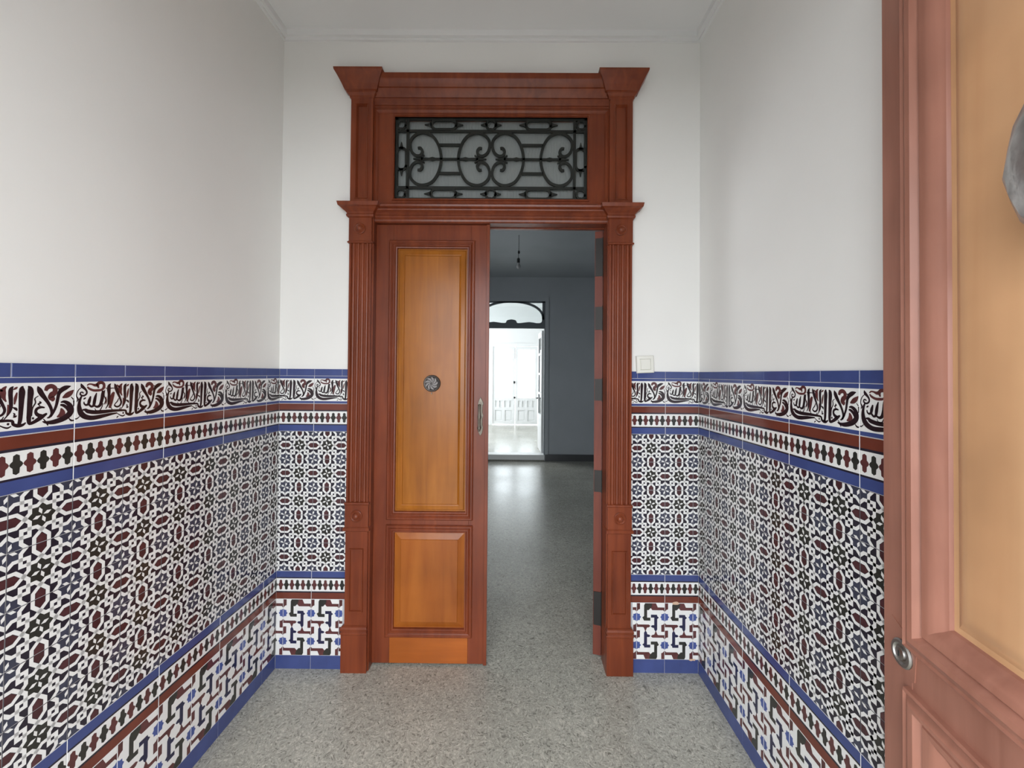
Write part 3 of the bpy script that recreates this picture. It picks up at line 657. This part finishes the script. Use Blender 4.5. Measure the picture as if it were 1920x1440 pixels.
panel_leaf(leaf, 2.103, LX0, LX1)
q = MB(); q.box(LX1-.014, LX1+.003, 2.092, 2.1035, .012, 2.274); part(q, 'closing_bead', M['wood'], leaf, bevel=.001)
# round plate with swirling petals
cx, cz, yp = -.4545, 1.449, 2.101
q = MB(); q.lathe([(.0435, -.004), (.0435, .006), (.040, .010), (.034, .009), (.030, .006), (.012, .008), (.004, .010)], cx, cz, yp, 32); plate = part(q, 'knob_plate', M['pewter'], leaf, 35, label='round pewter plate with swirling petals')
for k in range(9):
    a = 2*pi*k/9; q = MB(); pts = []
    for t in range(6):
        r = .006+.027*t/5; an = a+.9*t/5; pts.append((cx+r*cos(an), cz+r*sin(an), (.003, .0055, .0075, .009, .0085, .003)[t]))
    q.stroke(pts, yp-.014, yp-.004); part(q, 'petal', M['pewter_relief'], plate)
q = MB(); q.box(cx-.004, cx+.0, yp-.004, yp+.004, cz-.056, cz-.047); part(q, 'screw', M['brass'], leaf)
# long pull handle
hx, y_ = -.203, 2.100
q = MB(); q.prism([(hx, 1.380), (hx-.010, 1.357), (hx-.013, 1.335), (hx-.011, 1.300), (hx-.013, 1.260), (hx-.012, 1.220), (hx-.008, 1.196), (hx, 1.180), (hx+.010, 1.196), (hx+.015, 1.222), (hx+.011, 1.240), (hx+.011, 1.268), (hx+.016, 1.284), (hx+.011, 1.300), (hx+.012, 1.335), (hx+.016, 1.348), (hx+.010, 1.362)][::-1], 2.096, 2.104)
pl = part(q, 'handle_plate', M['brass'], leaf, bevel=.001, label='aged brass plate of the pull handle')
q = MB()
prof = [(.0045, 1.345), (.0075, 1.340), (.0055, 1.334), (.005, 1.312), (.0065, 1.290), (.008, 1.284), (.008, 1.276), (.006, 1.270), (.005, 1.245), (.006, 1.232), (.009, 1.226), (.009, 1.220), (.006, 1.214), (.005, 1.206)]
q.zlathe([(r, z) for r, z in reversed(prof)], hx-.003, 2.070, 14); q.box(hx-.008, hx+.002, 2.070, 2.097, 1.335, 1.343); q.box(hx-.008, hx+.002, 2.070, 2.097, 1.212, 1.220)
part(q, 'pull', M['brass'], pl, 40)

# right leaf, swung back into the dark room: its hinge edge faces the hall
leaf2 = empty('door_2', (.440, 2.176, .012)); tag(leaf2, 'open right leaf of the inner door, seen by its hinged edge', 'door', 'structure')
q = MB(); TH = .042
q.box(-TH, 0, 0, .10, 0, 2.262); q.box(-TH, 0, .49, .588, 0, 2.262); q.box(-TH, 0, .10, .49, 0, .148); q.box(-TH, 0, .10, .49, .69, .77); q.box(-TH, 0, .10, .49, 2.15, 2.262)
q.v = [(x+.440, y+2.176, z+.012) for x, y, z in q.v]; part(q, 'frame', M['wood_edge'], leaf2)
q = MB(); q.box(.440-TH+.008, .440-.008, 2.276, 2.666, .16, .702); part(q, 'panel', M['wood_panel'], leaf2)
q = MB(); q.box(.440-TH+.008, .440-.008, 2.276, 2.666, .782, 2.162); part(q, 'panel', M['wood_panel'], leaf2)
for (za, zb) in ((2.03, 2.235), (1.742, 1.865), (1.362, 1.478), (.875, .990), (.17, .345)):
    q = MB(); q.box(.440-TH+.003, .441, 2.1725, 2.1765, za, zb); q.zlathe([(.006, za-.006), (.006, zb+.006)], .445, 2.1735, 10); part(q, 'hinge', M['hinge'], leaf2, label='dark iron hinge')
leaf2.rotation_euler = (0, 0, radians(-17))

# ------------------------------------------------------------------ street door, open against the right
dl = Vector((-.177, -.984, 0)).normalized(); E0 = Vector((.840, .945, 0))
door3 = empty('door_3', (E0.x, E0.y, .01)); tag(door3, 'open street door leaf in brown wood, daylight put into its colour, with a grey knocker, close by on the right', 'door', 'structure')
# built with local x = distance from the free edge, local -y = towards the hall
door3.rotation_euler = (0, 0, atan2(dl.y, dl.x))
def dpart(mb, name, m, parent=None, **k):
    sm = k.pop('smooth', None); bv = k.pop('bevel', 0); lb = k.pop('label', None)
    o = mb.build(name, m, parent or door3, sm, bv)
    if lb: o['label'] = lb
    return o
DW, DH = .84, 2.47
q = MB(); q.box(0, .085, 0, .05, 0, DH); dpart(q, 'stile', M['wood_daylit'], bevel=.002)
q = MB(); q.box(DW-.085, DW, 0, .05, 0, DH); dpart(q, 'stile', M['wood_daylit'], bevel=.002)
q = MB(); q.box(.0855, DW-.0855, .0005, .05, 0, .16); dpart(q, 'bottom_rail', M['wood_daylit'])
q = MB(); q.box(.0855, DW-.0855, .0005, .05, .826, .934); dpart(q, 'middle_rail', M['wood_daylit'])
q = MB(); q.box(.0855, DW-.0855, .0005, .05, 2.35, DH); dpart(q, 'top_rail', M['wood_daylit'])
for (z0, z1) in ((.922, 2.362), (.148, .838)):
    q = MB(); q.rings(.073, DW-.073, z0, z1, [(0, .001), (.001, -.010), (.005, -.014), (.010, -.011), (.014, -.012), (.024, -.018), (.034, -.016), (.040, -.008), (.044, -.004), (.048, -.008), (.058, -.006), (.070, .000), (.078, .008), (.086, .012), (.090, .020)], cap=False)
    dpart(q, 'panel_moulding', M['wood_daylit'], smooth=28)
    q = MB(); q.rings(.073, DW-.073, z0, z1, [(.088, .018), (.100, .018), (.108, .014), (.118, .010), (.135, .008)]); dpart(q, 'panel', M['wood_daylit_panel'], smooth=25, label='honey coloured panel, daylight put into its tone')
# lock
q = MB(); q.lathe([(.029, 0), (.029, .004), (.026, .007), (.021, .007), (.018, .003), (.014, .003), (.0125, .008), (.009, .009)], .060, .897, .0, 28); lk_ = dpart(q, 'lock', M['steel'], smooth=35, label='round steel lock cylinder')
q = MB(); q.box(.0585, .0615, -.0102, -.006, .891, .903); dpart(q, 'keyhole', M['black'], lk_)
q = MB(); q.prism([(.020, .950), (.028, .962), (.098, .930), (.092, .858), (.080, .850), (.030, .868)], -.0015, .001); dpart(q, 'lock_plate', M['wood_daylit'], label='worn patch around the lock')
# knocker: hammered cast-iron bulb
q = MB(); n, mrow = 18, 11; kcx, kcz = .420, 1.80
rng = random.Random(3); b0 = len(q.v)
for j in range(mrow+1):
    ph = -pi/2+pi*j/mrow
    for k in range(n):
        th = pi*k/(n-1); j_ = 1+.06*(rng.random()-.5)
        hz = sin(ph); wr = .086*(cos(ph)**.75)*(1-.15*hz) if abs(cos(ph)) > 1e-6 else 0
        q.v.append((kcx-wr*cos(th)*j_, .018-.108*sin(th)*(cos(ph)**.6 if cos(ph) > 1e-6 else 0)*j_, kcz+.118*hz*j_))
for j in range(mrow):
    for k in range(n-1): q.f.append([b0+j*n+k, b0+j*n+k+1, b0+(j+1)*n+k+1, b0+(j+1)*n+k]); q.m.append(0)
dpart(q, 'knocker', M['knocker'], smooth=28, label='grey cast iron knocker')

# ------------------------------------------------------------------ light switch
sw = empty('light_switch', (.634, D-.001, 1.555)); tag(sw, 'crooked ivory light switch on the wall just right of the carved doorway', 'light switch')
q = MB(); q.rings(-.044, .044, -.044, .044, [(0, .0065), (0, -.006), (.003, -.010), (.016, -.011), (.0175, -.008)], cap=True); q.build('switch_plate', M['plastic'], sw, 20)
q = MB(); q.rings(-.024, .025, -.026, .026, [(0, -.006), (0, -.0115), (.0015, -.013)]); q.build('rocker', M['plastic'], sw)
sw.rotation_euler = (0, radians(-2.5), 0)

# ------------------------------------------------------------------ bare bulb in the middle room
pd = empty('pendant_bulb', (-.025, 4.9, 2.77)); tag(pd, 'bare bulb hanging on a thin wire in the dark middle room', 'lamp')
q = MB(); q.zlathe([(.003, 2.955), (.003, 3.185)], -.025, 4.9, 8); part(q, 'wire', M['black'], pd)
q = MB(); q.zlathe([(.006, 2.955), (.013, 2.965), (.013, 2.985), (.006, 2.995)], -.025, 4.9, 12); part(q, 'connector', M['black'], pd)
q = MB(); q.zlathe([(.003, 2.90), (.003, 2.956)], -.030, 4.9, 8); part(q, 'wire', M['black'], pd)
q = MB(); q.zlathe([(.016, 2.845), (.018, 2.85), (.018, 2.895), (.008, 2.905)], -.030, 4.9, 14); part(q, 'lamp_holder', M['black'], pd)
q = MB(); q.zlathe([(.004, 2.770), (.018, 2.776), (.026, 2.792), (.027, 2.806), (.020, 2.828), (.013, 2.846)], -.030, 4.9, 16); part(q, 'bulb', M['bulb_glass'], pd, 60)

# ------------------------------------------------------------------ far doorway: dark transom with an arched light
arch = empty('trim_5', (-.155, MY1, .10)); tag(arch, 'dark door frame of the far doorway with a curved fanlight', 'door frame', 'structure')
q = MB(); q.box(AX0, AX0+.012, MY1-.012, FY0, .10, 2.30); part(q, 'jamb', M['dark_frame'], arch)
q = MB(); q.box(AX1-.012, AX1, MY1-.012, FY0, .10, 2.30); part(q, 'jamb', M['dark_frame'], arch)
q = MB(); q.box(AX0-.06, AX0, MY1-.020, MY1, .115, AZ+.07); q.box(AX1, AX1+.06, MY1-.020, MY1, .115, AZ+.07); q.box(AX0, AX1, MY1-.020, MY1, AZ, AZ+.07); part(q, 'architrave', M['plaster_grey'], arch)
q = MB(); q.box(AX0, AX1, MY1-.02, FY0, .02, .105); part(q, 'threshold', M['white_paint'], arch, label='pale stone threshold')
acx = (AX0+AX1)/2; ay0, ay1 = MY1+.01, MY1+.05
def arc_top(r_out=0):
    pts = []
    for t in range(25):
        an = pi*t/24; pts.append((acx-(.535+r_out)*cos(an)*(1 if True else 1), 2.445+(.298+r_out*.6)*sin(an)**.8))
    return pts
low = [(-.535, 2.445), (-.525, 2.405), (-.495, 2.388), (-.44, 2.386), (-.38, 2.398), (-.31, 2.406), (-.24, 2.398), (-.17, 2.388), (-.11, 2.386), (-.095, 2.395), (-.085, 2.425), (-.06, 2.440), (0, 2.450)]
low = low + [(-x, z) for x, z in reversed(low[:-1])]
# band above the opening (arched bar), filler panels, and the scalloped bottom bar
q = MB(); up_in = arc_top(); up_out = [(acx-(.572)*cos(pi*t/24), 2.445+.338*sin(pi*t/24)**.8) for t in range(25)]
for i in range(24):
    a, b, c_, d_ = up_in[i], up_in[i+1], up_out[i+1], up_out[i]
    q.prism([a, b, (b[0] + (c_[0]-b[0]), min(c_[1], AZ-.004)), (d_[0], min(d_[1], AZ-.004))], ay0, ay1)
part(q, 'arched_bar', M['dark_frame'], arch)
q = MB()
lo2 = [(acx+x, z) for x, z in low]
q.prism([(AX0, 2.293), (AX1, 2.293), (AX1, 2.45), (acx+.535, 2.45)] + [p for p in reversed(lo2)] + [(acx-.535, 2.45), (AX0, 2.45)], ay0, ay1)
part(q, 'scalloped_bar', M['dark_frame'], arch)
q = MB(); q.box(AX0, AX0+.05, ay0, ay1, 2.45, AZ); q.box(AX1-.05, AX1, ay0, ay1, 2.45, AZ); q.box(AX0, AX1, ay0, ay1, AZ-.024, AZ); part(q, 'transom_frame', M['dark_frame'], arch)
q = MB(); q.box(AX0+.01, AX1-.01, MY1+.028, MY1+.032, 2.30, AZ); part(q, 'fanlight_glass', M['glass'], arch)
# white leaf standing open at the right of the far doorway
d4 = empty('door_4', (AX1-.014, FY0-.02, .105)); tag(d4, 'white glazed leaf standing open at the right of the far doorway', 'door', 'structure')
q = MB(); ww = .55; t_ = .035
def lb(x0, x1, z0, z1): q.box(-t_, 0, x0, x1, z0, z1)
lb(0, .07, 0, 2.17); lb(ww-.07, ww, 0, 2.17)
for (za, zb) in ((0, .55), (2.06, 2.17), (1.02, 1.06), (1.38, 1.42), (1.74, 1.78), (.55, .66)): q.box(-t_, 0, .07, ww-.07, za, zb)
q.build('leaf_frame', M['white_paint'], d4)
for (za, zb) in ((.66, 1.02), (1.06, 1.38), (1.42, 1.74), (1.78, 2.06)):
    q = MB(); q.box(-.02, -.015, .07, ww-.07, za, zb); q.build('pane', M['glass'], d4)
q = MB(); q.box(-.075, -t_, ww-.05, ww-.035, .93, .95); q.box(-.075, -.062, ww-.15, ww-.035, .93, .95); q.build('handle', M['black'], d4)
d4.rotation_euler = (0, 0, radians(4))

# ------------------------------------------------------------------ glazed white double doors at the end
fm = empty('trim_6', ((GX0+GX1)/2, FY1, .10)); tag(fm, 'white frame around the glazed double doors at the end of the house', 'door frame', 'structure')
q = MB(); q.box(GX0-.07, GX0+.008, FY1-.02, FY1+.10, .10, GZ+.07); part(q, 'jamb', M['white_paint'], fm)
q = MB(); q.box(GX1-.008, GX1+.07, FY1-.02, FY1+.10, .10, GZ+.07); part(q, 'jamb', M['white_paint'], fm)
q = MB(); q.box(GX0+.008, GX1-.008, FY1-.02, FY1+.10, GZ-.008, GZ+.07); part(q, 'head', M['white_paint'], fm)
gm = (GX0+GX1)/2
for s in (0, 1):
    a, b = ((GX0+.012, gm-.003), (gm+.003, GX1-.012))[s]
    dr = empty('door_%d' % (5+s), ((a+b)/2, FY1, .115)); tag(dr, ('left' if s == 0 else 'right') + ' leaf of the white glazed double doors at the end of the house', 'door', 'structure')
    q = MB(); y0, y1 = FY1+.01, FY1+.05
    q.box(a, a+.075, y0, y1, .115, GZ-.012); q.box(b-.075, b, y0, y1, .115, GZ-.012)
    for (za, zb) in ((.115, .20), (.50, .58), (.76, .84), (GZ-.10, GZ-.012)): q.box(a+.075, b-.075, y0, y1, za, zb)
    m1 = (a+b)/2; q.box(m1-.035, m1+.035, y0, y1, .20, .50); q.box(m1-.16, m1-.12, y0, y1, .58, .76); q.box(m1+.12, m1+.16, y0, y1, .58, .76); q.box(m1-.02, m1+.02, y0, y1, .58, .76)
    part(q, 'leaf_frame', M['white_paint'], dr)
    for (xa, xb) in ((a+.075, m1-.035), (m1+.035, b-.075)):
        q = MB(); q.rings(xa, xb, .20, .50, [(0, y0+.025), (.02, y0+.025), (.035, y0+.015)]); part(q, 'panel', M['white_paint'], dr)
    q = MB(); q.box(a+.075, b-.075, y0+.024, y0+.03, .58, .76); part(q, 'panel', M['white_paint'], dr)
    q = MB(); q.box(a+.075, b-.075, y0+.018, y0+.023, .84, GZ-.10); part(q, 'pane', M['glass'], dr)
    if s == 0:
        q = MB(); q.box(gm-.045, gm+.002, y0-.02, y0, 1.235, 1.30); part(q, 'latch', M['black'], dr)
        q = MB(); q.box(gm-.035, gm+.003, y0-.025, y0, .82, .87); part(q, 'lock', M['black'], dr)
        q = MB(); q.box(gm-.015, gm-.005, y0-.012, y0, 1.9, 2.22); part(q, 'bolt', M['steel'], dr)
